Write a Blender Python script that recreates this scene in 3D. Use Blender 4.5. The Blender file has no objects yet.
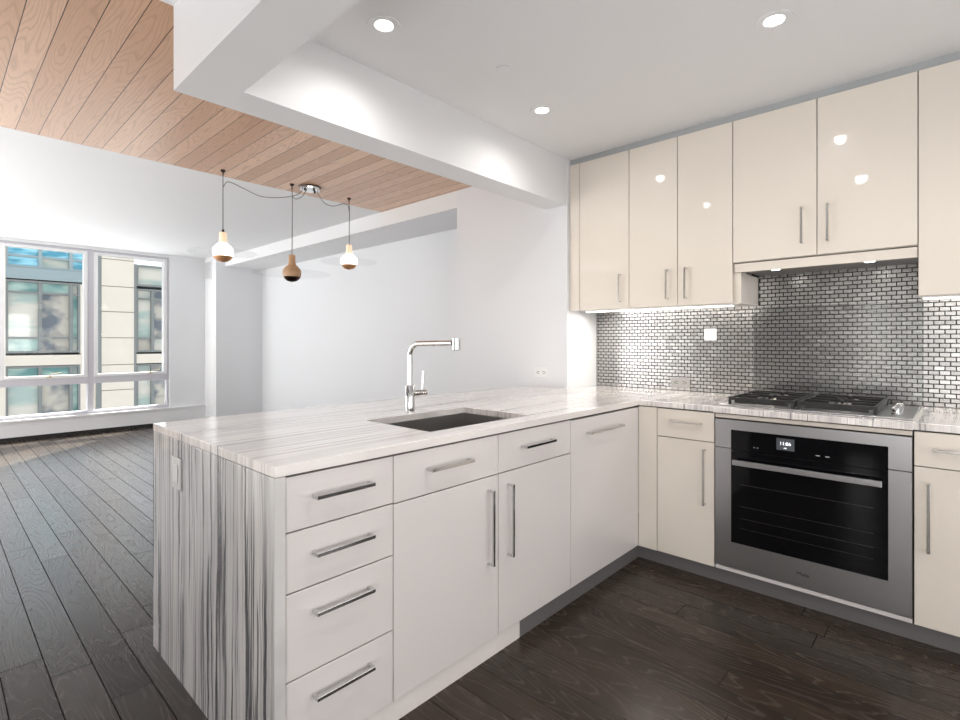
import bpy, bmesh, math, random
from mathutils import Vector, Matrix
R = math.radians
random.seed(7)
sc = bpy.context.scene
C = sc.collection

# ------------------------------------------------------------------ camera
cd = bpy.data.cameras.new('camera'); cam = bpy.data.objects.new('camera', cd); C.objects.link(cam)
cam.location = (0, 0, 1.25); cam.rotation_euler = (R(90), 0, R(42.9))
cd.sensor_width = 36; cd.lens = 513/960*36; cd.shift_y = -18.5/960; cd.clip_start = 0.02; cd.clip_end = 300
sc.camera = cam
# ------------------------------------------------------------------ world, sun, big lights, exposure
vs = sc.view_settings; vs.view_transform = 'Standard'; vs.look = 'None'; vs.gamma = 1; vs.use_curve_mapping = False
vs.exposure = 0.0
w = bpy.data.worlds.new('sky'); sc.world = w; w.use_nodes = True
bg = w.node_tree.nodes['Background']; bg.inputs[0].default_value = (0.86, 0.93, 1.0, 1); bg.inputs[1].default_value = 1.55

def lamp(name, kind, loc, rot, energy, col=(1, 1, 1), size=None, size_y=None, spot=None, blend=0.6, parent=None, vis_gloss=True):
    d = bpy.data.lights.new(name, kind); d.energy = energy; d.color = col
    if kind == 'AREA':
        d.shape = 'RECTANGLE'; d.size = size; d.size_y = size_y or size
    elif kind == 'SPOT':
        d.spot_size = spot; d.spot_blend = blend; d.shadow_soft_size = size or .03
    elif kind == 'POINT':
        d.shadow_soft_size = size or .05
    elif kind == 'SUN':
        d.angle = size or R(.6)
    o = bpy.data.objects.new(name, d); C.objects.link(o); o.location = loc; o.rotation_euler = rot
    if parent:
        o.parent = parent; o.location = Vector(loc) - OFF[parent.name]
    return o
OFF = {}
# sun slants in through the living-room windows, travelling towards +X -Y
sd = Vector((.57, -.57, -.62)).normalized()
lamp('sun', 'SUN', (-14, 8, 9), sd.to_track_quat('-Z', 'Y').to_euler(), 60, (1, .95, .86), size=R(1.0))
# daylight of the window wall
lamp('window_daylight', 'AREA', (-8.55, .3, 1.35), (0, R(-97), 0), 34, (.93, .96, 1), 2.2, 4.2)
# added soft fill lamps, out of view behind and beside the camera
lamp('fill_behind', 'AREA', (.62, -2.2, 1.3), (R(104), 0, R(14)), 46, (1, .985, .97), 1.1, 2.2)
lamp('streak_lamp', 'AREA', (-.86, -2.25, 1.15), (R(90), 0, 0), 7, (1, .97, .93), .26, 1.9)  # narrow lamp added to reflect as a bright streak in tiles and oven
lamp('fill_right', 'AREA', (1.2, .9, 1.35), (0, R(100), 0), 39, (1, .985, .97), 2.2, 3.0)
lamp('fill_living', 'AREA', (-5.9, -2.2, 1.35), (R(112), 0, 0), 125, (.99, .99, 1), 4.2, 2.0)
# added unseen up-facing lamp to brighten the living-room ceiling, imitating floor bounce
lamp('ceiling_fill', 'AREA', (-5.2, -1.85, .30), (R(172), 0, 0), 100, (1, .985, .96), 4.0, .8)

# ------------------------------------------------------------------ materials
def mat(name, col=(.8, .8, .8), rough=.5, metal=0, coat=0, coat_rough=.05, spec=.5, emit=None, es=0, trans=0, ior=1.45):
    m = bpy.data.materials.new(name); m.use_nodes = True
    b = m.node_tree.nodes['Principled BSDF']
    b.inputs['Base Color'].default_value = (*col, 1); b.inputs['Roughness'].default_value = rough
    b.inputs['Metallic'].default_value = metal; b.inputs['Coat Weight'].default_value = coat
    b.inputs['Coat Roughness'].default_value = coat_rough; b.inputs['Specular IOR Level'].default_value = spec
    b.inputs['Transmission Weight'].default_value = trans; b.inputs['IOR'].default_value = ior
    if emit: b.inputs['Emission Color'].default_value = (*emit, 1); b.inputs['Emission Strength'].default_value = es
    return m
class N:
    """small helper to write node graphs"""
    def __init__(s, m): s.m = m; s.t = m.node_tree; s.b = s.t.nodes['Principled BSDF']
    def n(s, typ, **k):
        x = s.t.nodes.new(typ)
        for a, v in k.items(): setattr(x, a, v)
        return x
    def l(s, a, b): s.t.links.new(a, b)
    def setin(s, sock, v):
        if hasattr(v, 'default_value') or hasattr(v, 'is_linked'): s.l(v, sock)
        else: sock.default_value = v
    def math(s, op, a, b=None, c=None, clamp=False):
        x = s.n('ShaderNodeMath', operation=op, use_clamp=clamp); s.setin(x.inputs[0], a)
        if b is not None: s.setin(x.inputs[1], b)
        if c is not None: s.setin(x.inputs[2], c)
        return x.outputs[0]
    def pos(s): return s.n('ShaderNodeNewGeometry').outputs['Position']
    def xyz(s, v):
        x = s.n('ShaderNodeSeparateXYZ'); s.l(v, x.inputs[0]); return x.outputs
    def vec(s, a, b, c):
        x = s.n('ShaderNodeCombineXYZ')
        for i, v in enumerate((a, b, c)): s.setin(x.inputs[i], v)
        return x.outputs[0]
    def noise(s, v, scale=1, detail=3, rough=.5, dist=0):
        x = s.n('ShaderNodeTexNoise'); s.l(v, x.inputs['Vector']); x.inputs['Scale'].default_value = scale
        x.inputs['Detail'].default_value = detail; x.inputs['Roughness'].default_value = rough; x.inputs['Distortion'].default_value = dist
        return x.outputs['Fac']
    def white(s, v):
        x = s.n('ShaderNodeTexWhiteNoise', noise_dimensions='1D'); s.l(v, x.inputs['W']); return x.outputs['Value']
    def ramp(s, f, stops, interp='LINEAR'):
        x = s.n('ShaderNodeValToRGB'); s.l(f, x.inputs[0]); cr = x.color_ramp; cr.interpolation = interp
        cr.elements[0].position, cr.elements[1].position = stops[0][0], stops[-1][0]
        for p, c in stops[1:-1]: cr.elements.new(p)
        for e, (p, c) in zip(sorted(cr.elements, key=lambda q: q.position), stops):
            e.color = (*c, 1) if len(c) == 3 else c
        return x.outputs[0]
    def mix(s, f, a, b, mode='MIX'):
        x = s.n('ShaderNodeMix', data_type='RGBA', blend_type=mode); s.setin(x.inputs[0], f)
        for i, v in ((6, a), (7, b)):
            if isinstance(v, tuple): x.inputs[i].default_value = (*v, 1)
            else: s.l(v, x.inputs[i])
        return x.outputs[2]
    def bump(s, h, st=.2, d=.01):
        x = s.n('ShaderNodeBump'); s.l(h, x.inputs['Height']); x.inputs['Strength'].default_value = st; x.inputs['Distance'].default_value = d
        s.l(x.outputs[0], s.b.inputs['Normal'])
    def color(s, c): s.l(c, s.b.inputs['Base Color'])

def painted(name, col, rough=.55):
    m = mat(name, col, rough); g = N(m); g.bump(g.noise(g.pos(), 180, 2), .04, .002)
    g.color(g.mix(g.noise(g.pos(), 1.3, 2), tuple(c*.985 for c in col), tuple(min(1, c*1.01) for c in col))); return m
wall_m = painted('white wall paint', (.80, .81, .83), .5)
bright_m = painted('white ceiling paint', (.83, .83, .84), .6)
trim_m = painted('white satin trim', (.82, .82, .83), .3)
grey_trim = painted('grey filler paint', (.42, .44, .45), .5)
frame_m = mat('pale grey window frame', (.58, .57, .61), .35)

def lacquer(name, col):
    m = mat(name, col, .28, coat=.85, coat_rough=.03, spec=.4); g = N(m)
    g.bump(g.noise(g.pos(), 3, 1), .01, .02); return m
cream = lacquer('cream gloss lacquer', (.81, .745, .66))
blush = lacquer('off-white gloss lacquer', (.74, .70, .685))
carcase = mat('carcase with gap shade', (.10, .09, .08), .6)  # darkened in colour to put shade into the gaps between fronts
gap_shade_m = mat('shadow gap', (.03, .03, .03), .7)  # black colour paints the shade in the recess under the window board
chrome = mat('polished chrome', (.66, .66, .66), .09, 1)
nickel = mat('brushed nickel', (.62, .60, .57), .22, 1)
whiteplastic = mat('white plastic', (.85, .85, .85), .35)
greyplastic = mat('grey metal plate', (.36, .35, .335), .35, .6)
dark = mat('dark slot', (.02, .02, .02), .6)
iron = mat('matt black cast iron', (.018, .018, .018), .42)
blackglass = mat('black glass', (.004, .004, .005), .06, spec=.35)
rackm = mat('oven rack wire', (.16, .16, .16), .3, 1)
plinth_m = mat('dark steel plinth', (.19, .18, .18), .4, .3)
copper = mat('copper', (.72, .38, .18), .5, .55)  # orange brightened so the cap carries the lit bulb's glow
darkcopper = mat('dark bronze', (.07, .04, .03), .3, .9)
paleoak = mat('pale wood bulb', (.62, .40, .24), .4)
cordm = mat('grey fabric cord', (.22, .21, .21), .8)
lit_m = mat('lamp glow', (1, 1, 1), .4, emit=(1, .97, .92), es=14)
led_m = mat('led strip glow', (1, 1, 1), .4, emit=(1, .96, .9), es=9)
bulb_m = mat('glowing opal glass', (1, .97, .9), .25, emit=(1, .93, .80), es=2.4)

def brushed(name, col, rough, axis):
    m = mat(name, col, rough, 1); g = N(m); p = g.xyz(g.pos())
    s = {'x': (3, 3, 700), 'z': (700, 700, 3)}[axis]
    v = g.vec(g.math('MULTIPLY', p[0], s[0]), g.math('MULTIPLY', p[1], s[1]), g.math('MULTIPLY', p[2], s[2]))
    n = g.noise(v, 1, 2); g.bump(n, .02, .0005)
    g.color(g.mix(n, tuple(c*.975 for c in col), tuple(min(1, c*1.02) for c in col)))
    g.l(g.math('MULTIPLY_ADD', n, .06, rough-.03), g.b.inputs['Roughness']); return m
steel = brushed('brushed stainless steel', (.55, .55, .56), .30, 'x')
sinksteel = brushed('sink steel', (.42, .41, .40), .36, 'z')

def glassy(name, tint, refl=1.0, rough=.02):
    m = bpy.data.materials.new(name); m.use_nodes = True; t = m.node_tree; t.nodes.clear()
    o = t.nodes.new('ShaderNodeOutputMaterial'); mx = t.nodes.new('ShaderNodeMixShader')
    tr = t.nodes.new('ShaderNodeBsdfTransparent'); tr.inputs[0].default_value = (*tint, 1)
    gl = t.nodes.new('ShaderNodeBsdfGlossy'); gl.inputs['Roughness'].default_value = rough
    fr = t.nodes.new('ShaderNodeFresnel'); fr.inputs[0].default_value = 1.45
    mm = t.nodes.new('ShaderNodeMath'); mm.operation = 'MULTIPLY'; mm.inputs[1].default_value = refl
    t.links.new(fr.outputs[0], mm.inputs[0]); t.links.new(mm.outputs[0], mx.inputs[0])
    t.links.new(tr.outputs[0], mx.inputs[1]); t.links.new(gl.outputs[0], mx.inputs[2]); t.links.new(mx.outputs[0], o.inputs[0])
    return m
glass_m = glassy('window glass', (.96, .98, .98), .5)
splash_m = glassy('splashback glass', (.95, .955, .955), .7, .14)
disc_m = glassy('thin clear glass', (.998, .998, .998), .2)

def marble(name, strength, base, thin):
    m = mat(name, base, .13, coat=.6, coat_rough=.04, spec=.5); g = N(m); p = g.xyz(g.pos())
    wob = g.noise(g.vec(g.math('MULTIPLY', p[0], 2.2), g.math('MULTIPLY', p[1], 1.6), g.math('MULTIPLY', p[2], 2.4)), 1, 3)
    wob2 = g.noise(g.vec(g.math('MULTIPLY', p[0], 20), g.math('MULTIPLY', p[1], 5), g.math('MULTIPLY', p[2], 9)), 1, 2)
    x = g.math('ADD', g.math('MULTIPLY_ADD', wob, .035, p[0]), g.math('MULTIPLY', wob2, .010))
    def layer(sx, sy, sz, off, det=2): return g.noise(g.vec(g.math('MULTIPLY_ADD', x, sx, off), g.math('MULTIPLY', p[1], sy), g.math('MULTIPLY', p[2], sz)), 1, det, .55)
    fade = g.ramp(g.math('ABSOLUTE', g.math('ADD', p[0], 1.335)), [(.004, (.12, .12, .12)), (.05, (1, 1, 1))])
    broad = g.ramp(layer(7, .5, .6, 3), [(.38, (0, 0, 0)), (.62, (1, 1, 1))])
    band = g.ramp(layer(38, .55, .9, 11, 3), [(.46, (0, 0, 0)), (.60, (1, 1, 1))])
    fine = g.ramp(layer(95, .9, 1.6, 31, 3), [(.50, (0, 0, 0)), (.60, (1, 1, 1))])
    darks = g.ramp(layer(64, .8, 1.3, 57, 2), [(.60-thin, (0, 0, 0)), (.66-thin, (1, 1, 1))])
    warm = g.noise(g.vec(g.math('MULTIPLY', p[0], 5), p[1], p[2]), 1, 2)
    c = g.mix(warm, base, tuple(b*k for b, k in zip(base, (1, .955, .93))))
    c = g.mix(g.math('MULTIPLY', g.math('MULTIPLY_ADD', broad, .6, .4), g.math('MULTIPLY', g.math('MULTIPLY', band, fade), .42*strength)), c, (.40, .39, .40))
    c = g.mix(g.math('MULTIPLY', g.math('MULTIPLY', fine, fade), .30*strength), c, (.30, .29, .30))
    c = g.mix(g.math('MULTIPLY', g.math('MULTIPLY_ADD', broad, .7, .3), g.math('MULTIPLY', g.math('MULTIPLY', darks, fade), .88*strength)), c, (.085, .085, .095))
    g.color(c); return m
stone_top = marble('streaked marble top', .95, (.86, .83, .81), .01)
stone_panel_shaded = marble('streaked marble upright slab', 1.6, (.66, .655, .65), .075)  # base colour darkened for the shade on this face; veins stronger than on top

def plank_nodes(g, u, v, pitch, v0, length, gap):
    """u runs along the planks, v across; returns id noise, edge mask, local coordinates"""
    vv = g.math('DIVIDE', g.math('SUBTRACT', v, v0), pitch)
    row = g.math('FLOOR', vv); fr = g.math('FRACT', vv)
    off = g.math('MULTIPLY', g.white(g.math('ADD', row, 13.7)), length)
    uu = g.math('DIVIDE', g.math('ADD', u, off), length)
    col = g.math('FLOOR', uu); fu = g.math('FRACT', uu)
    pid = g.math('ADD', g.math('MULTIPLY', row, 7.31), g.math('MULTIPLY', col, 3.17))
    e1 = g.math('LESS_THAN', fr, gap/pitch); e2 = g.math('LESS_THAN', fu, gap/length)
    return pid, g.math('MAXIMUM', e1, e2)

# dark oiled oak floor, boards run towards the window wall
def oak_grain(g, p, r1, r2, freq, sy):
    """cathedral figure: contour lines of a stretched height field, plus fine pores"""
    gv = g.vec(g.math('MULTIPLY_ADD', r1, 57, g.math('MULTIPLY', p[0], .9)), g.math('MULTIPLY_ADD', r2, 31, g.math('MULTIPLY', p[1], sy)), 0)
    h = g.math('ADD', g.noise(gv, 1.0, 1), g.math('MULTIPLY', g.noise(g.vec(g.math('MULTIPLY', p[0], 5), g.math('MULTIPLY', p[1], 60), 0), 1, 2), .02))
    ring = g.ramp(g.math('FRACT', g.math('MULTIPLY', h, freq)), [(0, (.1, .1, .1)), (.55, (0, 0, 0)), (.9, (1, 1, 1)), (1, (.1, .1, .1))])
    pores = g.ramp(g.noise(g.vec(g.math('MULTIPLY', p[0], 14), g.math('MULTIPLY', p[1], 190), 0), 1, 3, .6), [(.42, (0, 0, 0)), (.72, (1, 1, 1))])
    return ring, pores
floor_m = mat('dark stained oak floor', (.03, .025, .02), .3, spec=.38); g = N(floor_m); p = g.xyz(g.pos())
pid, edge = plank_nodes(g, p[0], p[1], .1262, .0545, 1.65, .0034)
r1 = g.white(pid); r2 = g.white(g.math('ADD', pid, 91.3))
ring, pores = oak_grain(g, p, r1, r2, 22, 6)
grain = g.math('MULTIPLY', ring, g.math('MULTIPLY_ADD', pores, .6, .4))
c = g.mix(r1, (.046, .033, .024), (.027, .020, .0155))
c = g.mix(g.math('MULTIPLY', grain, .42), c, (.105, .078, .058))
c = g.mix(g.math('MULTIPLY', pores, .25), c, (.010, .008, .006))
c = g.mix(edge, c, (.003, .003, .003)); g.color(c)
g.l(g.math('MULTIPLY_ADD', grain, .12, .23), g.b.inputs['Roughness'])
g.l(g.math('MULTIPLY', g.math('SUBTRACT', 1.0, edge), g.math('MULTIPLY_ADD', r2, .12, .20)), g.b.inputs['Specular IOR Level'])
g.bump(g.math('SUBTRACT', g.math('MULTIPLY', grain, .1), edge), .2, .0012)

oak_m = mat('honey oak ceiling boards', (.5, .3, .2), .36, spec=.45, coat=.15, coat_rough=.2); g = N(oak_m); p = g.xyz(g.pos())
pid, edge = plank_nodes(g, p[0], p[1], .1086, .2545, 900, .0035)
r1 = g.white(pid); r2 = g.white(g.math('ADD', pid, 91.3))
ring, pores = oak_grain(g, p, r1, r2, 22, 7)
c = g.mix(r1, (.62, .375, .24), (.86, .60, .43))
c = g.mix(g.math('MULTIPLY', r2, .3), c, (.62, .36, .22))
c = g.mix(g.math('MULTIPLY', ring, .42), c, (.40, .22, .13))
c = g.mix(g.math('MULTIPLY', pores, .22), c, (.36, .20, .12))
g.color(g.mix(edge, c, (.05, .025, .015)))
g.bump(g.math('SUBTRACT', g.math('MULTIPLY', pores, .1), edge), .4, .003)

tile_m = mat('stainless mosaic tile', (.48, .475, .465), .27, 1); g = N(tile_m); p = g.xyz(g.pos())
g.color(g.mix(g.noise(g.vec(g.math('MULTIPLY', p[0], 60), 0, g.math('MULTIPLY', p[2], 900)), 1, 2), (.40, .395, .385), (.54, .53, .515)))
grout_m = mat('charcoal grout', (.05, .048, .046), .85)

# outside
def stone_out(name, col):
    m = mat(name, col, .7); g = N(m); g.color(g.mix(g.noise(g.pos(), 2.5, 4), tuple(c*.92 for c in col), tuple(min(1, c*1.05) for c in col))); return m
beige_m = stone_out('beige facade stone', (.70, .595, .50))
bronze_m = mat('grey bronze window frame outside', (.20, .20, .19), .4)
greyband_m = mat('grey green spandrel', (.27, .32, .33), .4)
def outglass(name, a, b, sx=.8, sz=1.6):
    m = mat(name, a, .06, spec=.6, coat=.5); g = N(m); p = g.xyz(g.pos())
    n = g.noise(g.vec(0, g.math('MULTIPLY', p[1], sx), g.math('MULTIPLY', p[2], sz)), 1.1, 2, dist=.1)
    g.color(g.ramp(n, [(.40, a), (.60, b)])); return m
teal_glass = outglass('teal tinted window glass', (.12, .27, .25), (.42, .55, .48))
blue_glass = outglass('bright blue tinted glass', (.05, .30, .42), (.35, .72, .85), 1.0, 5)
mixed_glass = outglass('dusky glass with painted reflections', (.11, .12, .14), (.46, .40, .33), 1.2, 1.6)  # two-tone blotches paint reflections into the pane colour
pale_glass = outglass('pale glass with painted reflections', (.36, .42, .37), (.60, .54, .46), .6, 2)  # greenish and beige reflections put into the pane colour

# ------------------------------------------------------------------ mesh helpers
def B(): return bmesh.new()
def box(bm, x0, x1, y0, y1, z0, z1):
    vsx = [bm.verts.new((x, y, z)) for x in (x0, x1) for y in (y0, y1) for z in (z0, z1)]
    for f in ((0, 1, 3, 2), (4, 6, 7, 5), (0, 4, 5, 1), (2, 3, 7, 6), (0, 2, 6, 4), (1, 5, 7, 3)):
        bm.faces.new([vsx[i] for i in f])
    return bm
def bx(*a): return box(B(), *a)
def cyl(bm, c, r, h, axis='z', n=24, r2=None):
    """cylinder from c along +axis"""
    r2 = r if r2 is None else r2
    ax = {'x': Matrix.Rotation(R(90), 4, 'Y'), 'y': Matrix.Rotation(R(-90), 4, 'X'), 'z': Matrix.Identity(4)}[axis]
    m = Matrix.Translation(c) @ ax @ Matrix.Translation((0, 0, h/2))
    bmesh.ops.create_cone(bm, cap_ends=True, segments=n, radius1=r, radius2=r2, depth=h, matrix=m); return bm
def lathe(bm, prof, c=(0, 0, 0), n=28):
    rings = []
    for r, z in prof:
        if r < 1e-6: rings.append([bm.verts.new((c[0], c[1], c[2]+z))])
        else: rings.append([bm.verts.new((c[0]+r*math.cos(2*math.pi*i/n), c[1]+r*math.sin(2*math.pi*i/n), c[2]+z)) for i in range(n)])
    for a, b in zip(rings, rings[1:]):
        for i in range(n):
            j = (i+1) % n
            if len(a) == 1 and len(b) == 1: continue
            if len(a) == 1: bm.faces.new((a[0], b[j], b[i]))
            elif len(b) == 1: bm.faces.new((a[i], a[j], b[0]))
            else: bm.faces.new((a[i], a[j], b[j], b[i]))
    return bm
def tube(bm, pts, r, n=10, closed_ends=True):
    pts = [Vector(p) for p in pts]; prev = None; rings = []
    rr = r if isinstance(r, (list, tuple)) else [r]*len(pts)
    for i, p in enumerate(pts):
        t = ((pts[min(i+1, len(pts)-1)]-pts[max(i-1, 0)])).normalized()
        if prev is None:
            a = Vector((0, 0, 1)) if abs(t.z) < .9 else Vector((1, 0, 0)); u = t.cross(a).normalized()
        else: u = (prev - t*prev.dot(t)).normalized()
        prev = u; v = t.cross(u)
        rings.append([bm.verts.new(p+rr[i]*(math.cos(2*math.pi*k/n)*u+math.sin(2*math.pi*k/n)*v)) for k in range(n)])
    for a, b in zip(rings, rings[1:]):
        for k in range(n): bm.faces.new((a[k], a[(k+1) % n], b[(k+1) % n], b[k]))
    if closed_ends: bm.faces.new(rings[0]); bm.faces.new(rings[-1][::-1])
    return bm
def slab(xs, ys, filled, z0, z1):
    """plate on a grid; filled(i, j) says which cells exist"""
    bm = B(); V = {}
    def v(i, j, k):
        if (i, j, k) not in V: V[(i, j, k)] = bm.verts.new((xs[i], ys[j], (z0, z1)[k]))
        return V[(i, j, k)]
    nx, ny = len(xs)-1, len(ys)-1
    F = lambda i, j: 0 <= i < nx and 0 <= j < ny and filled(i, j)
    for i in range(nx):
        for j in range(ny):
            if not F(i, j): continue
            bm.faces.new((v(i, j, 1), v(i+1, j, 1), v(i+1, j+1, 1), v(i, j+1, 1)))
            bm.faces.new((v(i, j, 0), v(i, j+1, 0), v(i+1, j+1, 0), v(i+1, j, 0)))
            if not F(i-1, j): bm.faces.new((v(i, j, 0), v(i, j, 1), v(i, j+1, 1), v(i, j+1, 0)))
            if not F(i+1, j): bm.faces.new((v(i+1, j, 0), v(i+1, j+1, 0), v(i+1, j+1, 1), v(i+1, j, 1)))
            if not F(i, j-1): bm.faces.new((v(i, j, 0), v(i+1, j, 0), v(i+1, j, 1), v(i, j, 1)))
            if not F(i, j+1): bm.faces.new((v(i, j+1, 0), v(i, j+1, 1), v(i+1, j+1, 1), v(i+1, j+1, 0)))
    return bm
def obj(name, bm, m, parent=None, smooth=False, bevel=0, label=None):
    bmesh.ops.recalc_face_normals(bm, faces=bm.faces)
    if parent is not None: off = OFF[parent.name]
    else:
        xs = [v.co for v in bm.verts]; off = Vector(((min(v.x for v in xs)+max(v.x for v in xs))/2, (min(v.y for v in xs)+max(v.y for v in xs))/2, min(v.z for v in xs)))
    for v in bm.verts: v.co -= off
    me = bpy.data.meshes.new(name); bm.to_mesh(me); bm.free(); me.materials.append(m)
    o = bpy.data.objects.new(name, me); C.objects.link(o)
    if smooth:
        for p_ in me.polygons: p_.use_smooth = True
        me.set_sharp_from_angle(angle=R(40))
    if bevel:
        b = o.modifiers.new('bevel', 'BEVEL'); b.width = bevel; b.segments = 2; b.limit_method = 'ANGLE'; b.angle_limit = R(50)
    if parent is not None: o.parent = parent
    else: o.location = off
    OFF[o.name] = off
    if label: o['label'] = label
    return o
def thing(name, loc, label=None, cat=None, group=None, structure=False):
    o = bpy.data.objects.new(name, None); C.objects.link(o); o.location = loc; o.empty_display_size = .05
    OFF[o.name] = Vector(loc)
    if structure: o['kind'] = 'structure'
    return tag(o, label, cat, group)
def tag(o, label=None, cat=None, group=None):
    if label: o['label'] = label
    if cat: o['category'] = cat
    if group: o['group'] = group
    return o
def struct(name, bm, m, label=None, **k):
    o = obj(name, bm, m, **k); o['kind'] = 'structure'
    if label: o['label'] = label
    return o
def textmesh(name, body, size, loc, rot, m, parent, depth=.0004):
    cu = bpy.data.curves.new(name, 'FONT'); cu.body = body; cu.size = size; cu.extrude = depth; cu.align_x = 'CENTER'; cu.align_y = 'CENTER'
    t = bpy.data.objects.new(name+'_curve', cu); C.objects.link(t)
    bpy.context.view_layer.update()
    me = bpy.data.meshes.new_from_object(t.evaluated_get(bpy.context.evaluated_depsgraph_get()))
    bpy.data.objects.remove(t)
    me.transform(Matrix.Translation(Vector(loc)-OFF[parent.name]) @ Matrix.Rotation(rot[2], 4, 'Z') @ Matrix.Rotation(rot[0], 4, 'X'))
    me.materials.clear(); me.materials.append(m)
    o = bpy.data.objects.new(name, me); C.objects.link(o); o.parent = parent; OFF[o.name] = OFF[parent.name]; return o

# ------------------------------------------------------------------ room shell
CZ = 2.553; XW = -8.7; YL = 3.11; YT = 3.52; XR = 1.25; YB = -2.3
struct('floor', bx(XW-.3, XR+.1, YB-.1, YT+.2, -.1, 0), floor_m, 'dark stained oak plank floor')
struct('ceiling', bx(-2.05, XR+.1, .84, YT+.2, CZ, CZ+.15), bright_m, 'white kitchen ceiling')
struct('ceiling.001', slab([XW-.1, -4.24, -2.23, -2.05, XR+.1], [YB-.1, .84, YL+.6], lambda i, j: (i == 0) or (j == 0 and i > 1) or (i == 2), CZ, CZ+.15), bright_m, 'white ceiling of the living room')
struct('ceiling.002', bx(-4.24, -2.23, YB-.1, YL, CZ-.001, CZ+.15), oak_m, 'honey oak boarded ceiling panel')
struct('trim_1', bx(-2.23, -2.045, .65, YL, 2.226, CZ), bright_m, 'white dropped beam over the peninsula')
struct('trim_2', bx(-2.045, XR, .65, .84, 2.226, CZ), bright_m, 'white dropped beam crossing in front of the kitchen')
struct('wall_back', bx(-3.161, -2.04, YL, YT+.2, 0, CZ), wall_m, 'white wall return behind the peninsula')
struct('wall_kitchen', bx(-2.04, XR+.1, YT+.004, YT+.2, 0, CZ), wall_m, 'kitchen wall behind the cooker')
struct('wall_far', bx(XW-.1, -3.161, 3.685, 3.8, 0, CZ), wall_m, 'white far wall of the living room')
struct('trim_3', bx(-8.235, -3.161, YL, 3.685, 2.405, CZ), bright_m, 'white dropped soffit along the far wall')
rear_m = painted('rear wall grey for reflections', (.26, .255, .25), .6)  # unseen wall greyed to darken what tiles and oven glass reflect
struct('wall_right', bx(XR, XR+.1, YB, YT+.2, 0, CZ), wall_m)
struct('wall_front', bx(XW-.1, XR+.1, YB-.1, YB, 0, CZ), rear_m)
# window wall with its opening
WY0, WY1, WZ0, WZ1 = -1.95, 2.487, .25, 2.515
bm = slab([YB, WY0, WY1, 3.8], [0, WZ0, WZ1, CZ], lambda i, j: not (i == 1 and j == 1), 0, .25)
for v in bm.verts: v.co = Vector((XW-v.co.z, v.co.x, v.co.y))
struct('wall_window', bm, wall_m, 'white window wall')
struct('baseboard_window', bx(XW, XW+.03, YB, 2.976, .045, .235), trim_m, 'white convector board under the windows')
struct('trim_4', bx(XW-.02, XW+.05, YB, 2.976, .235, .26), trim_m, 'white window sill')
struct('trim_5', bx(XW, XW+.012, YB, 2.976, 0, .045), gap_shade_m, 'black strip standing in for shade in the gap along the floor under the windows')
# service column by the window
colm = thing('service_column', (-8.47, 3.33, 0), 'white boxed column with louvred vent beside the right window', 'column')
colm['kind'] = 'structure'
obj('shaft', bx(XW, -8.235, 2.976, 3.685, 0, CZ), wall_m, colm)
vg = obj('vent_grille', bx(-8.66, -8.40, 2.966, 2.976, 2.215, 2.5), trim_m, colm)
bm = B()
for k in range(14): box(bm, -8.64, -8.42, 2.962, 2.967, 2.235+k*.018, 2.235+k*.018+.009)
obj('louvre', bm, mat('vent louvre grey', (.45, .45, .46), .4), vg)
obj('baseboard', slab([-8.7, -8.235, -8.222], [2.963, 2.976, 3.685], lambda i, j: not (i == 0 and j == 1), 0, .1), trim_m, colm)
obj('access_panel', bx(-8.64, -8.29, 2.970, 2.976, .25, 1.32), trim_m, colm, bevel=.003)
struct('baseboard_far', bx(-8.222, -3.161, 3.672, 3.685, 0, .1), trim_m)

# ------------------------------------------------------------------ windows
def window(i, y0, y1, hinge, lab):
    """mullions at y0 and y1 (centre lines); fixed light below, awning sash above"""
    t = thing('window_%d' % i, (XW-.07, (y0+y1)/2, WZ0), lab, structure=True)
    a, b = y0+.035, y1-.035
    x0, x1 = XW-.13, XW-.03
    zt, z1 = .72, WZ1
    fr = B()
    box(fr, x0, x1, y0, a, WZ0, z1); box(fr, x0, x1, b, y1, WZ0, z1)
    box(fr, x0, x1, a, b, z1-.03, z1); box(fr, x0, x1, a, b, WZ0, WZ0+.05); box(fr, x0, x1+.005, a, b, .675, .765)
    obj('window_frame', fr, frame_m, t, bevel=.004)
    s = B(); sx0, sx1 = XW-.11, XW-.02; w_ = .045
    box(s, sx0, sx1, a, a+w_, .765, z1-.03); box(s, sx0, sx1, b-w_, b, .765, z1-.03)
    box(s, sx0, sx1, a+w_, b-w_, z1-.065, z1-.03); box(s, sx0, sx1, a+w_, b-w_, .765, .80)
    sash = obj('sash', s, trim_m, t, bevel=.004)
    obj('pane', bx(XW-.085, XW-.079, a+w_, b-w_, .80, z1-.065), glass_m, sash)
    obj('pane', bx(XW-.085, XW-.079, a, b, WZ0+.05, .675), glass_m, t)
    h = B(); m_ = (a+b)/2 + hinge
    box(h, XW-.02, XW+.012, m_-.03, m_+.03, .775, .80)
    tube(h, [(XW+.01, m_, .80), (XW+.03, m_+.02, .825), (XW+.035, m_+.12, .835)], .008)
    obj('crank_handle', h, mat('beige handle %d' % i, (.62, .56, .45), .35), sash, smooth=True)
    return t
window(1, .575, 1.525, .03, 'left visible window, with a teal-glazed building behind')
window(2, 1.525, 2.487, .22, 'right window beside the column, with a beige facade behind')
window(3, -.375, .575, .03, 'window just outside the left edge of the view')

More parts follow.
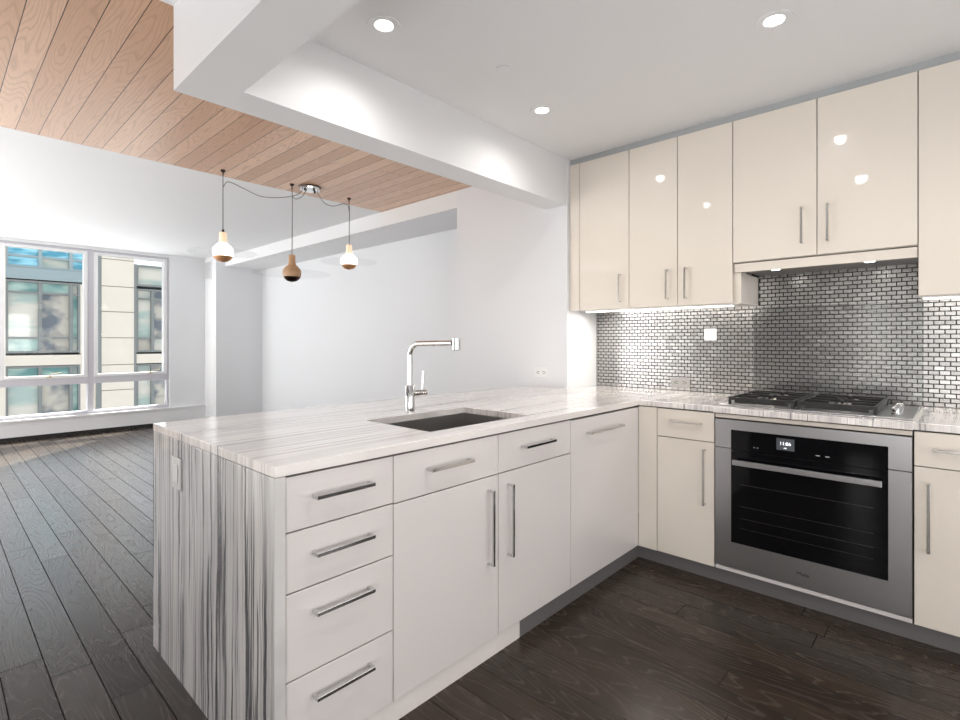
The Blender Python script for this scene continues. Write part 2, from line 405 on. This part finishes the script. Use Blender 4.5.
# ------------------------------------------------------------------ wall tiles
bm = B(); px_, pz_ = .0425, .0233
def tilebox(x0, x1, z0, z1):
    if x1-x0 < .006 or z1-z0 < .006: return
    y = YT-.006; b_ = .0014
    tx = random.gauss(0, .011); tz = random.gauss(0, .011); cx, cz = (x0+x1)/2, (z0+z1)/2
    o4 = [(x0, z0), (x1, z0), (x1, z1), (x0, z1)]
    outer = [bm.verts.new((x, YT, z)) for x, z in o4]
    inner = [bm.verts.new((x, y+tx*(x-cx)+tz*(z-cz), z)) for x, z in [(x0+b_, z0+b_), (x1-b_, z0+b_), (x1-b_, z1-b_), (x0+b_, z1-b_)]]
    bm.faces.new(inner)
    for i in range(4): bm.faces.new((outer[i], outer[(i+1) % 4], inner[(i+1) % 4], inner[i]))
rows = int((1.66-.915)/pz_)+1
for r_ in range(rows):
    z0 = .916+r_*pz_; z1 = z0+pz_-.0021
    xa, xb = (-2.036, .47) if z0 < 1.462 else (-.90, -.132)
    x = -2.04 - (px_/2 if r_ % 2 else 0)
    while x < xb:
        a_, b2 = max(x, xa), min(x+px_-.0021, xb)
        if b2 > a_: tilebox(a_, b2, z0, z1)
        x += px_
tiles = obj('backsplash', bm, tile_m); tag(tiles, 'stainless steel brick mosaic behind the cooktop', 'tiles'); tiles['kind'] = 'structure'
struct('trim_6', bx(-2.04, .47, YT-.001, YT+.004, .914, 1.70), grout_m, 'dark grout bed of the steel mosaic')

# ------------------------------------------------------------------ worktop and stone
ZU, ZTOP = .884, .914
XP, YP = -1.335, .63
xs = [-2.42, -2.035, -1.85, -1.435, XP, -.922, -.131, .47]
ys = [YP, 1.272, 1.872, 2.758, 2.782, YL-.002, YT-.008]
def wt(i, j):
    xm, ym = (xs[i]+xs[i+1])/2, (ys[j]+ys[j+1])/2
    if -1.85 < xm < -1.435 and 1.272 < ym < 1.872: return False
    if xm < XP: return ym < YL-.002 or xm > -2.035
    if xm < -.922 or xm > -.131: return ym > 2.782
    return ym > 2.758
top = obj('worktop', slab(xs, ys, wt, ZU, ZTOP), stone_top, bevel=.002)
tag(top, 'L-shaped white marble worktop with fine grey streaks, holding sink and cooktop', 'countertop')
pn = thing('end_panel', ((-2.42+XP)/2, .645, 0), 'streaked grey and white marble upright slab at the near end of the peninsula', 'panel')
obj('slab', bx(-2.42, XP, YP, YP+.032, 0, ZU-.001), stone_panel_shaded, pn, bevel=.0015)
ot = thing('outlet', (-2.115, YP, .70), 'vertical pale grey outlet plate on the streaked marble end panel', 'outlet')
obj('plate', bx(-2.165, -2.065, YP-.006, YP-.0002, .705, .822), mat('pale grey plate', (.52, .515, .51), .35), ot, bevel=.002)
obj('socket_insert', bx(-2.138, -2.092, YP-.009, YP-.006, .73, .797), mat('light grey insert', (.62, .62, .62), .35), ot, bevel=.001)

pl = thing('plinth', (-1.36, 1.2, 0), 'white marble kick strip under the near half of the peninsula', 'plinth', 'kick strips under the base cabinets')
obj('strip', bx(-1.38, -1.352, .662, 1.70, 0, .073), stone_top, pl, label='white marble strip')
pl2 = thing('plinth', (-1.36, 2.2, 0), 'dark brushed steel kick strip under the far half of the peninsula', 'plinth', 'kick strips under the base cabinets')
obj('strip', bx(-1.385, -1.3535, 1.701, 2.81, 0, .073), plinth_m, pl2)
pl3 = thing('plinth', (-.4, 2.82, 0), 'dark brushed steel kick strip running under the oven cabinets', 'plinth', 'kick strips under the base cabinets')
obj('strip', bx(-1.357, .47, 2.81, 2.83, 0, .073), plinth_m, pl3)

# ------------------------------------------------------------------ cabinets
def bar_x(p, a, b, z, m=chrome, out=.034, th=.009, hi=.011, vertical=False, ya=None):
    """bow handle on a face looking towards +X: bar from y=a to b at height z (or vertical from z=a to b at y=ya)"""
    h = B(); f = XF; X0 = f+.0005
    if vertical:
        box(h, f+out-th, f+out, ya-hi/2, ya+hi/2, a, b)
        for q in (a, b-th): box(h, X0, f+out-th, ya-hi/2, ya+hi/2, q, q+th)
    else:
        box(h, f+out-th, f+out, a, b, z-hi/2, z+hi/2)
        for q in (a, b-th): box(h, X0, f+out-th, q, q+th, z-hi/2, z+hi/2)
    return obj('handle', h, m, p, bevel=.001, label='square chrome bar handle')
def bar_y(p, face, a, b, z=None, x=None, m=nickel, out=.034, th=.009, hi=.011):
    h = B(); Y0 = face-.0005
    if x is not None:
        box(h, x-hi/2, x+hi/2, face-out, face-out+th, a, b)
        for q in (a, b-th): box(h, x-hi/2, x+hi/2, face-out+th, Y0, q, q+th)
    else:
        box(h, a, b, face-out, face-out+th, z-hi/2, z+hi/2)
        for q in (a, b-th): box(h, q, q+th, face-out+th, Y0, z-hi/2, z+hi/2)
    return obj('handle', h, m, p, bevel=.001, label='square metal bar handle')
XF = -1.343; G = .0021; T = .02; ZB = .075; ZF = .879
def front_x(name, p, y0, y1, z0, z1, m=blush): return obj(name, bx(XF-T, XF, y0+G, y1-G, z0+G, z1-G), m, p, bevel=.0012)
def front_y(name, p, face, x0, x1, z0, z1, m=cream): return obj(name, bx(x0+G, x1-G, face, face+T, z0+G, z1-G), m, p, bevel=.0012)
def body(p, *a): return obj('carcase', bx(*a), carcase, p)

c1 = thing('drawer_cabinet', (-1.85, .847, 0), 'off-white gloss cabinet with four drawers beside the marble end panel', 'cabinet')
body(c1, -2.40, XF-T-.001, .664, 1.030, ZB, ZU-.002)
zs = [ZB, .312, .555, .7235, ZF]
for z0, z1, hz in zip(zs, zs[1:], (.245, .484, .650, .811)):
    d = front_x('drawer', c1, .664, 1.031, z0, z1); bar_x(d, .742, .938, hz)
c2 = thing('sink_cabinet', (-1.85, 1.555, 0), 'off-white gloss cabinet under the sink with two drawers over two doors', 'cabinet')
bm = B(); box(bm, -2.40, XF-T-.001, 1.033, 2.077, ZB, .62); box(bm, -2.40, -2.38, 1.033, 2.077, .62, .88); box(bm, -1.383, XF-T-.001, 1.033, 2.077, .62, .88)
obj('carcase', bm, carcase, c2)
for y0, y1, ha, hb in ((1.031, 1.553, 1.172, 1.382), (1.553, 2.079, 1.697, 1.915)):
    d = front_x('drawer', c2, y0, y1, .7205, ZF); bar_x(d, ha, hb, .808)
for y0, y1, hy in ((1.031, 1.553, 1.492), (1.553, 2.079, 1.612)):
    d = front_x('door', c2, y0, y1, ZB, .7205); bar_x(d, .378, .672, None, vertical=True, ya=hy)
c3 = thing('panelled_dishwasher', (-1.85, 2.43, 0), 'tall off-white front with one top handle, between sink cabinet and corner', 'dishwasher')
body(c3, -2.40, XF-T-.001, 2.081, 2.778, ZB, ZU-.002)
d = front_x('door', c3, 2.079, 2.786, ZB, ZF-.004); bar_x(d, 2.215, 2.560, .798)
# oven wall, base
YF = 2.785
cf = thing('corner_filler', (-1.29, 2.80, 0), 'narrow cream upright strip in the inside corner of the cabinets', 'panel')
obj('strip', bx(XF+.0005, -1.234, YF, YF+.02, ZB, ZF), cream, cf, bevel=.001)
c4 = thing('base_cabinet', (-1.075, 3.1, 0), 'cream gloss base cabinet with one drawer and door, left of the oven', 'cabinet')
body(c4, -1.34, -.922, YF+T+.001, 3.48, ZB, ZU-.002)
d = front_y('drawer', c4, YF, -1.232, -.922, .7225, ZF); bar_y(d, YF, -1.155, -.985, z=.814)
d = front_y('door', c4, YF, -1.232, -.922, ZB, .7225); bar_y(d, YF, .392, .684, x=-.970)
c5 = thing('oven_cabinet', (-.527, 3.1, 0), 'cream cabinet surround with a bright bottom rail, holding the wall oven', 'cabinet')
bm = B(); box(bm, -.920, -.9185, YF, 3.48, ZB, ZU-.002); box(bm, -.1345, -.133, YF, 3.48, ZB, ZU-.002); box(bm, -.9185, -.1345, 3.44, 3.48, ZB, ZU-.002)
obj('carcase', bm, carcase, c5)
front_y('top_rail', c5, YF, -.920, -.133, .856, ZF)
front_y('bottom_rail', c5, YF, -.920, -.133, ZB, .098, blush)
c6 = thing('base_cabinet', (.17, 3.1, 0), 'cream gloss base cabinet with one drawer and door, right of the oven', 'cabinet')
body(c6, -.130, .47, YF+T+.001, 3.48, ZB, ZU-.002)
d = front_y('drawer', c6, YF, -.131, .47, .735, ZF); bar_y(d, YF, -.070, .41, z=.811)
d = front_y('door', c6, YF, -.131, .47, ZB, .735); bar_y(d, YF, .390, .672, x=-.084)
# wall cabinets
YU = 3.14; ZC = 2.513
w0 = thing('wall_filler', (-1.99, 3.3, 1.465), 'narrow cream strip at the left end of the wall cabinets', 'panel')
obj('strip', bx(-2.038, -1.958, YU+.001, YU+.02, 1.469, ZC), cream, w0, bevel=.001)
def wallcab(name, x0, x1, z0, doors, lab, group=None):
    t = thing(name, ((x0+x1)/2, 3.33, z0), lab, 'cabinet', 'cream wall cabinets in a row')
    obj('carcase', bx(x0+.001, x1-.001, YU+T+.001, YT-.008, z0, ZC), cream, t)
    for xa, xb, hx, h0, h1 in doors:
        d = front_y('door', t, YU, xa, xb, z0-.0, ZC+.0)
        bar_y(d, YU, h0, h1, x=hx, m=nickel)
    return t
wallcab('wall_cabinet', -1.956, -1.580, 1.469, [(-1.956, -1.580, -1.640, 1.512, 1.697)], 'single-door cream wall cabinet at the far left of the row')
wallcab('wall_cabinet', -1.580, -.941, 1.469, [(-1.580, -1.259, -1.320, 1.512, 1.697), (-1.259, -.941, -1.205, 1.510, 1.699)], 'two-door cream wall cabinet reaching down to the mosaic, left of the cooker hood')
wallcab('wall_cabinet', -.941, -.132, 1.700, [(-.941, -.531, -.597, 1.765, 1.955), (-.531, -.132, -.483, 1.763, 1.955)], 'shorter two-door cream wall cabinet above the cooker hood')
wallcab('wall_cabinet', -.132, .47, 1.462, [(-.132, .47, .40, 1.51, 1.70)], 'wide cream wall cabinet cut off by the right edge of the view')
struct('trim_7', bx(-2.038, .47, YU+.012, YU+.03, ZC+.001, CZ), grey_trim, 'grey strip between wall cabinets and ceiling')
# side panels of the hood bay
hd = thing('cooker_hood', (-.53, 3.33, 1.645), 'slim cream-fronted hood under the short wall cabinet, with two lamps', 'hood')
obj('front_rail', bx(-.935, -.134, YU+.012, YU+.03, 1.645, 1.694), cream, hd, bevel=.001)
obj('filter_housing', bx(-.898, -.136, YU+.031, YT-.012, 1.655, 1.695), plinth_m, hd)
for hx in (-.74, -.32):
    bm = B(); cyl(bm, (hx, 3.215, 1.6515), .032, .0035); o = obj('lamp_ring', bm, chrome, hd, smooth=True)
    bm = B(); cyl(bm, (hx, 3.215, 1.650), .022, .0012); obj('lamp_lens', bm, lit_m, o, smooth=True)
    lamp('hood_lamp_light', 'SPOT', (hx, 3.215, 1.645), (R(-8), 0, 0), 3, (1, .93, .84), .02, spot=R(100), parent=hd)
sp = thing('hood_bay_panel', (-.92, 3.33, 1.469), 'cream side panel dropping beside the mosaic at the left of the hood', 'panel')
obj('panel', bx(-.940, -.902, YU+.022, YT-.008, 1.469, 1.644), cream, sp)
# glass splashback
gs = obj('glass_splashback', bx(-.936, -.126, YT-.022, YT-.016, .9145, 1.462), splash_m)
tag(gs, 'clear glass sheet over the mosaic behind the cooktop', 'splashback')
# under-cabinet light strips
def strip(x0, x1, z, lab, e):
    t = thing('light_strip', ((x0+x1)/2, 3.30, z-.012), lab, 'light', 'strip lights under the wall cabinets')
    obj('housing', bx(x0, x1, 3.19, 3.24, z-.008, z-.0005), whiteplastic, t)
    obj('diffuser', bx(x0+.005, x1-.005, 3.193, 3.237, z-.011, z-.008), led_m, t)
    lamp('strip_light', 'AREA', ((x0+x1)/2, 3.30, z-.014), (R(-14), 0, 0), e, (1, .95, .88), x1-x0, .03, parent=t)
strip(-1.94, -.96, 1.469, 'glowing strip light under the wall cabinets left of the hood', 5)
strip(-.12, .45, 1.462, 'glowing strip light under the wall cabinet right of the hood', 3)

# ------------------------------------------------------------------ oven
ov = thing('wall_oven', (-.526, 3.0, .10), 'stainless built-in oven with black glass door and clock display', 'oven')
OX0, OX1, OF = -.916, -.136, 2.777
obj('casing', bx(OX0+.01, OX1-.01, OF+.03, 3.40, .11, .84), plinth_m, ov)
GX0, GX1 = -.840, -.213
# upper fascia: steel frame around the black control glass
bm = B(); box(bm, OX0, OX1, OF, OF+.03, .803, .852); box(bm, OX0, GX0, OF, OF+.03, .709, .803); box(bm, GX1, OX1, OF, OF+.03, .709, .803)
obj('control_fascia', bm, steel, ov)
cp = obj('control_panel', bx(GX0, GX1, OF+.001, OF+.02, .700, .803), blackglass, ov)
obj('display', bx(-.635, -.560, OF-.0002, OF+.001, .731, .787), mat('dim display', (.05, .055, .06), .15, emit=(.3, .33, .36), es=.12), cp)
clock_m = mat('clock digits', (1, 1, 1), .5, emit=(.9, .95, 1), es=1.6)
textmesh('clock_digits', '11:06', .022, (-.598, OF-.0008, .762), (R(90), 0, 0), clock_m, cp)
textmesh('clock_caption', 'AM', .009, (-.598, OF-.0008, .741), (R(90), 0, 0), clock_m, cp)
print_m = mat('pale print', (.6, .6, .6), .5)
for q in (-.475, -.438, -.735, -.72): obj('touch_mark', bx(q, q+(.016 if q > -.6 else .005), OF-.0002, OF+.001, .7245, .7275), print_m, cp)
# door
bm = B(); box(bm, OX0, GX0, OF, OF+.03, .104, .705); box(bm, GX1, OX1, OF, OF+.03, .104, .705); box(bm, GX0, GX1, OF, OF+.03, .104, .232)
dr = obj('door', bm, steel, ov, label='stainless steel oven door frame')
obj('glass', bx(GX0, GX1, OF+.002, OF+.02, .232, .696), blackglass, dr, label='black glass oven window')
bm = B()
for z in (.53, .42, .36, .31):
    box(bm, GX0+.04, GX1-.05, OF+.0014, OF+.002, z, z+.0016)
obj('rack', bm, rackm, dr, label='oven rack edges seen through the glass')
bm = B(); box(bm, GX0+.018, GX1-.018, OF-.048, OF-.030, .634, .660)
for q in (GX0+.05, GX1-.07): box(bm, q, q+.02, OF-.030, OF, .640, .654)
obj('handle', bm, steel, dr, bevel=.002, label='wide flat steel bar handle')
textmesh('maker_lettering', 'Miele', .024, (-.526, OF-.0006, .163), (R(90), 0, 0), dark, dr)

# ------------------------------------------------------------------ cooktop
ct = thing('cooktop', (-.53, 3.12, .9142), 'stainless gas cooktop with black cast iron grates, set in the worktop over the oven', 'cooktop')
obj('tray', bx(-.925, -.135, 2.845, 3.40, .9144, .9215), steel, ct, bevel=.003)
def grate(x0, x1, y0, y1):
    b = B(); t_, z0, z1 = .013, .945, .960
    box(b, x0, x1, y0, y0+t_, z0, z1); box(b, x0, x1, y1-t_, y1, z0, z1); box(b, x0, x0+t_, y0+t_, y1-t_, z0, z1); box(b, x1-t_, x1, y0+t_, y1-t_, z0, z1)
    ym = (y0+y1)/2; xm = (x0+x1)/2; box(b, x0+t_, x1-t_, ym-t_/2, ym+t_/2, z0, z1)
    for ya, yb in ((y0, ym), (ym, y1)):
        yc = (ya+yb)/2
        box(b, x0+t_, xm-.045, yc-.005, yc+.005, z0, z1+.002); box(b, xm+.045, x1-t_, yc-.005, yc+.005, z0, z1+.002)
        box(b, xm-.005, xm+.005, ya+t_, yc-.045, z0, z1+.002); box(b, xm-.005, xm+.005, yc+.045, yb-t_/2, z0, z1+.002)
    for q in ((x0, y0), (x1-t_, y0), (x0, y1-t_), (x1-t_, y1-t_)): box(b, q[0], q[0]+t_, q[1], q[1]+t_, .9216, z0)
    box(b, x0+.03, x1-.03, y0+.002, y0+.009, .930, z0); box(b, x1-.009, x1-.002, y0+.03, y1-.03, .930, z0)
    return obj('grate', b, iron, ct, bevel=.0015)
grate(-.880, -.578, 2.865, 3.375); grate(-.566, -.258, 2.865, 3.375)
for bx_, by_, rr in ((-.729, 2.99, .042), (-.729, 3.245, .034), (-.412, 2.99, .034), (-.412, 3.245, .046)):
    b = B(); lathe(b, [(0, .9216), (rr+.015, .9216), (rr+.012, .927), (rr, .930), (rr*.95, .938), (0, .938)], (bx_, by_, 0)); br = obj('burner', b, nickel, ct, smooth=True)
    b = B(); lathe(b, [(0, .9381), (rr*.85, .9381), (rr*.85, .945), (rr*.7, .947), (0, .947)], (bx_, by_, 0)); obj('burner_cap', b, iron, br, smooth=True)
for ky in (2.985, 3.055, 3.125, 3.195):
    b = B(); lathe(b, [(0, .9216), (.020, .9216), (.019, .926), (.0155, .928), (.0145, .950), (.0125, .953), (0, .953)], (-.200, ky, 0)); obj('knob', b, chrome, ct, smooth=True)

# ------------------------------------------------------------------ sink and faucet
sk = thing('sink', (-1.64, 1.572, .66), 'undermount stainless sink bowl let into the marble worktop', 'sink')
bm = B(); a0, a1, b0, b1, zb, t_ = -1.853, -1.432, 1.269, 1.875, .665, .004
box(bm, a0-t_, a0, b0-t_, b1+t_, zb, ZU-.001); box(bm, a1, a1+t_, b0-t_, b1+t_, zb, ZU-.001)
box(bm, a0, a1, b0-t_, b0, zb, ZU-.001); box(bm, a0, a1, b1, b1+t_, zb, ZU-.001); box(bm, a0-t_, a1+t_, b0-t_, b1+t_, zb-.004, zb)
obj('bowl', bm, sinksteel, sk)
bm = B(); lathe(bm, [(0, .6655), (.042, .6655), (.045, .668), (.036, .6685), (.034, .6665), (0, .6665)], (-1.66, 1.572, 0)); obj('drain', bm, chrome, sk, smooth=True)
fc = thing('faucet', (-1.909, 1.564, ZTOP), 'tall chrome L-shaped kitchen faucet with side lever behind the sink', 'faucet')
fx, fy = -1.909, 1.564
bm = B(); lathe(bm, [(0, ZTOP+.0005), (.0225, ZTOP+.0005), (.0225, 1.040), (.021, 1.0425), (0, 1.0425)], (fx, fy, 0)); obj('body', bm, chrome, fc, smooth=True)
pts = [(fx, fy, 1.043), (fx, fy, 1.18)]
for k in range(1, 9):
    a = R(90*k/9*1.0); pts.append((fx+.06*(1-math.cos(a)), fy, 1.18+.06*math.sin(a)))
pts += [(fx+.06, fy, 1.2405), (fx+.292, fy, 1.2435)]
bm = B(); tube(bm, pts, .0125, 16); obj('spout', bm, chrome, fc, smooth=True)
bm = B(); cyl(bm, (fx+.314, fy, 1.215), .0185, .048); hdn = obj('spray_head', bm, chrome, fc, smooth=True)
bm = B(); cyl(bm, (fx+.294, fy, 1.2435), .0145, .008, 'x'); obj('collar', bm, dark, hdn, smooth=True)
bm = B(); cyl(bm, (fx+.314, fy, 1.212), .014, .003); obj('nozzle', bm, dark, hdn, smooth=True)
bm = B(); cyl(bm, (fx, fy+.020, 1.000), .0155, .078, 'y'); lv = obj('lever_hub', bm, chrome, fc, smooth=True)
bm = B(); tube(bm, [(fx, fy+.078, 1.012), (fx+.002, fy+.080, 1.05), (fx+.006, fy+.080, 1.108)], [.0055, .0065, .0075], 10); obj('lever', bm, chrome, lv, smooth=True)

# ------------------------------------------------------------------ outlets on the walls
def outlet_y(name, x, z, face, w_, h_, m, lab, sockets=True, cat='outlet'):
    t = thing(name, (x, face, z-h_/2), lab, cat)
    pl_ = obj('plate', bx(x-w_/2, x+w_/2, face-.006, face-.0002, z-h_/2, z+h_/2), m, t, bevel=.0015)
    if sockets:
        for s in (-1, 1):
            b = B(); cx = x+s*w_*.2
            box(b, cx-.011, cx+.011, face-.0066, face-.006, z+.006, z+.009); box(b, cx-.009, cx+.009, face-.0066, face-.006, z-.008, z-.005)
            box(b, cx+.013*s-.003, cx+.013*s+.003, face-.0066, face-.006, z-.003, z+.003)
            obj('socket', b, dark, t)
    else:
        obj('rocker', bx(x-w_*.28, x+w_*.28, face-.009, face-.006, z-h_*.32, z+h_*.32), m, t, bevel=.001)
    return t
outlet_y('outlet', -2.265, 1.019, YL, .118, .074, whiteplastic, 'white outlet on the plain wall just above the worktop')
outlet_y('outlet', -1.387, .968, YT-.006, .13, .072, greyplastic, 'grey metal outlet plate on the mosaic just above the worktop')
outlet_y('light_switch', -1.189, 1.296, YT-.006, .076, .076, whiteplastic, 'square white switch plate high on the mosaic', False, 'switch')

# ------------------------------------------------------------------ downlights and ceiling discs
def downlight(x, y, lab, e=13):
    t = thing('downlight', (x, y, CZ), lab, 'light', 'recessed lights in the kitchen ceiling')
    b = B(); lathe(b, [(.036, -.0005), (.068, -.0005), (.066, -.005), (.040, -.0045), (.036, -.0005)], (x, y, CZ)); obj('trim_ring', b, bright_m, t, smooth=True)
    b = B(); cyl(b, (x, y, CZ-.0035), .034, .003); obj('lens', b, lit_m, t, smooth=True)
    lamp('downlight_beam', 'SPOT', (x, y, CZ-.02), (0, 0, 0), e, (1, .97, .93), .028, spot=R(165), blend=1.0, parent=t)
downlight(-1.727, 1.278, 'round recessed ceiling light nearest the oak ceiling corner')
downlight(-.542, 2.334, 'round recessed ceiling light in front of the oven cabinets')
downlight(-1.71, 2.353, 'round recessed ceiling light near the beam and wall cabinets')
lamp('downlight_unseen', 'SPOT', (-.55, 1.28, CZ-.02), (0, 0, 0), 30, (1, .97, .93), .04, spot=R(165), blend=1.0)
lamp('downlight_unseen', 'SPOT', (.6, 2.3, CZ-.02), (0, 0, 0), 26, (1, .97, .93), .04, spot=R(165), blend=1.0)
def disc(x, y, r_, lab):
    b = B(); lathe(b, [(r_, -.0005), (r_, -.004), (r_*.9, -.006), (0, -.006)], (x, y, CZ)); o = obj('sprinkler_cover', b, bright_m, smooth=True); tag(o, lab, 'sprinkler', 'sprinkler discs on the ceilings')
disc(-1.587, 1.87, .035, 'small white sprinkler disc on the kitchen ceiling')
disc(-8.1, 1.57, .05, 'small white sprinkler disc on the living room ceiling near the window')

# ------------------------------------------------------------------ pendants
def catmull(pts, n=8):
    P = [Vector(p) for p in pts]; P = [P[0]*2-P[1]]+P+[P[-1]*2-P[-2]]; out = []
    for i in range(1, len(P)-2):
        for k in range(n):
            t = k/n; a, b, c_, d = P[i-1:i+3]
            out.append(.5*((2*b)+(-a+c_)*t+(2*a-5*b+4*c_-d)*t*t+(-a+3*b-3*c_+d)*t**3))
    out.append(P[-2]); return out
CAN = Vector((-3.995, 2.193, CZ))
def pendant(x, y, ztop, lit, swag, lab, rdisc):
    t = thing('pendant_light', (x, y, ztop-.225), lab, 'pendant light', 'pendant bulbs hung from the oak ceiling')
    b = B(); lathe(b, [(0, CZ-.001), (.018, CZ-.001), (.016, CZ-.012), (.005, CZ-.02), (.004, CZ-.05), (0, CZ-.05)], (x, y, 0)); obj('hook', b, darkcopper, t, smooth=True)
    b = B(); wob = 0 if lit == 1 else .006
    tube(b, catmull([(x, y, CZ-.05), (x+wob, y, CZ-.12), (x-wob, y+wob, CZ-.25), (x+wob*.5, y, CZ-.38), (x, y, ztop)]), .0035, 8); 
    tube(b, catmull(swag), .003, 8); obj('cord', b, cordm, t, smooth=True, label='grey fabric cord swagged to the canopy')
    z = ztop
    if lit == 1:
        b = B(); cyl(b, (x, y, z), .009, .022, n=14); obj('cord_grip', b, iron, t, smooth=True)
    b = B(); lathe(b, [(0, z), (.022, z), (.027, z-.006), (.028, z-.06), (.031, z-.075), (.031, z-.08), (0, z-.08)], (x, y, 0))
    obj('neck', b, mat('warm glowing neck', (.9, .75, .6), .35, emit=(1, .74, .5), es=.55) if lit else paleoak, t, smooth=True)
    cz = z-.152; prof = [(.030, z-.0805)]
    for k in range(1, 12):
        a = R(64-k*(64+24)/11); prof.append((.0735*math.cos(a), cz+.0735*math.sin(a)))
    b = B(); lathe(b, prof, (x, y, 0)); obj('globe', b, bulb_m if lit else paleoak, t, smooth=True)
    zc = prof[-1][1]; rc = prof[-1][0]
    b = B(); lathe(b, [(rc, zc), (rc*.85, zc-.018), (rc*.55, zc-.034), (0, zc-.043)], (x, y, 0)); obj('bottom_cap', b, copper if lit else darkcopper, t, smooth=True, label='copper bowl cap' if lit else 'dark bronze bowl cap')
    zd = cz+.012
    b = B(); lathe(b, [(.072, zd), (rdisc, zd-.012), (rdisc+.002, zd-.0145), (rdisc, zd-.017), (.072, zd-.005)], (x, y, 0), n=48); obj('glass_disc', b, disc_m, t, smooth=True, label='wide thin clear glass disc')
pendant(-4.084, 1.526, 2.078, 1, [(-4.084, 1.526, CZ-.13), (-4.07, 1.56, CZ-.085), (-4.05, 1.66, CZ-.115), (-4.03, 1.80, CZ-.155), (-4.02, 1.98, CZ-.125), (-4.01, 2.10, CZ-.075), (-3.99, 2.13, CZ-.022)],
        'glowing pendant bulb nearest the windows, leftmost of the three', .24)
pendant(-4.028, 2.050, 1.966, 0, [(-4.028, 2.05, CZ-.10), (-4.02, 2.08, CZ-.12), (-4.01, 2.13, CZ-.09), (-4.0, 2.17, CZ-.022)],
        'unlit brown pendant bulb hanging lowest, middle of the three', .31)
pendant(-4.042, 2.603, 2.126, 2, [(-4.042, 2.603, CZ-.12), (-4.035, 2.585, CZ-.07), (-4.02, 2.52, CZ-.075), (-4.01, 2.42, CZ-.115), (-4.0, 2.33, CZ-.105), (-3.99, 2.27, CZ-.05), (-3.99, 2.25, CZ-.022)],
        'glowing pendant bulb nearest the kitchen wall, rightmost of the three', .25)
cn = thing('ceiling_canopy', CAN, 'round chrome cord canopy on the oak ceiling among the pendants', 'canopy')
b = B(); lathe(b, [(0, -.001), (.088, -.001), (.090, -.004), (.088, -.008), (0, -.008)], CAN, 36); obj('back_plate', b, darkcopper, cn, smooth=True)
b = B(); lathe(b, [(.082, -.0081), (.084, -.012), (.080, -.028), (.06, -.030), (0, -.030)], CAN, 36); hs = obj('housing', b, chrome, cn, smooth=True)
for a in (-80, 10, 100):
    b = B(); cyl(b, (CAN.x+.05*math.cos(R(a)), CAN.y+.05*math.sin(R(a)), CZ-.040), .009, .01, n=14); obj('cord_port', b, dark, hs, smooth=True)

# ------------------------------------------------------------------ building across the street
XE = -23.0
bd = thing('building', (XE-1, 3.5, -12), 'beige stone apartment building with teal and blue glazing across the street', 'building')
STEP = 2.91
def facade(y0, y1, z0, z1, x0=XE-.5, x1=XE): return bx(x0, x1, y0, y1, z0, z1)
# core behind everything
obj('core', bx(XE-4, XE-.35, -14, 13, -12, 4.2), mat('dark interior', (.05, .05, .055), .8), bd)
# stone piers
obj('pier', facade(4.33, 5.34, -12, 6.6, XE-.5, XE+.06), beige_m, bd, label='beige stone pier')
obj('pier', facade(-1.2, 1.74, -12, 6.6, XE-.5, XE+.06), beige_m, bd, label='beige stone pier')
obj('pier', facade(8.6, 13, -12, 4.2, XE-.5, XE+.06), beige_m, bd, label='beige stone pier')
obj('pier', facade(3.72, 4.17, -12, 3.3), beige_m, bd, label='beige stone pier')
joint_m = mat('brown joint', (.16, .13, .11), .8)
for k in range(-1, 2):
    for dz in (0, .967, 1.908): obj('stone_joint', bx(XE+.061, XE+.064, 4.33, 5.34, 1.375+k*STEP+dz, 1.400+k*STEP+dz), joint_m, bd)
obj('dark_joint', bx(XE-.1, XE+.07, 4.17, 4.325, -12, 6.6), bronze_m, bd)  # dark vertical joints on both sides of the stone pier
obj('dark_joint', bx(XE-.1, XE+.07, 5.345, 5.42, -12, 4.2), bronze_m, bd)
def bay(y0, y1, z0, z1, cols, hz, glasses, frm=bronze_m, fw=.07):
    b = B(); box(b, XE-.25, XE, y0, y0+fw, z0, z1); box(b, XE-.25, XE, y1-fw, y1, z0, z1); box(b, XE-.25, XE, y0+fw, y1-fw, z0, z0+fw); box(b, XE-.25, XE, y0+fw, y1-fw, z1-fw, z1)
    cs = [y0]+cols+[y1]; zz = [z0]+hz+[z1]
    for c_ in cols: box(b, XE-.25, XE-.01, c_-fw*.7, c_+fw*.7, z0+fw, z1-fw)
    for h_ in hz: box(b, XE-.25, XE-.02, y0+fw, y1-fw, h_-fw*.5, h_+fw*.5)
    f = obj('window', b, frm, bd)
    n_ = 0
    for i in range(len(cs)-1):
        for j in range(len(zz)-1):
            obj('pane', bx(XE-.16, XE-.14, cs[i], cs[i+1], zz[j], zz[j+1]), glasses[n_ % len(glasses)], f); n_ += 1
for k in range(-3, 1):
    o = k*STEP
    bay(1.74, 3.72, .86+o, 3.32+o, [2.62, 3.46], [1.37+o, 2.91+o], [teal_glass, pale_glass, teal_glass, mixed_glass, mixed_glass, teal_glass, pale_glass])
    obj('spandrel', facade(1.74, 3.72, .43+o, .78+o, XE-.4, XE+.04), beige_m, bd)
    bay(5.42, 8.6, .84+o, 3.28+o, [5.98, 6.9, 7.8], [1.37+o, 2.9+o], [mixed_glass, pale_glass, pale_glass, pale_glass, mixed_glass])
    obj('spandrel', facade(5.42, 8.6, .41+o, .77+o, XE-.4, XE+.04), beige_m, bd)
obj('spandrel', facade(1.74, 4.17, 3.36, 3.74, XE-.4, XE+.04), greyband_m, bd, label='grey green band between floors')
bay(1.74, 4.17, 3.75, 6.6, [2.62, 3.46], [4.14, 5.2], [blue_glass, blue_glass, blue_glass, pale_glass, blue_glass], frm=greyband_m)
bay(5.42, 8.6, 3.38, 4.2, [6.9], [], [pale_glass])
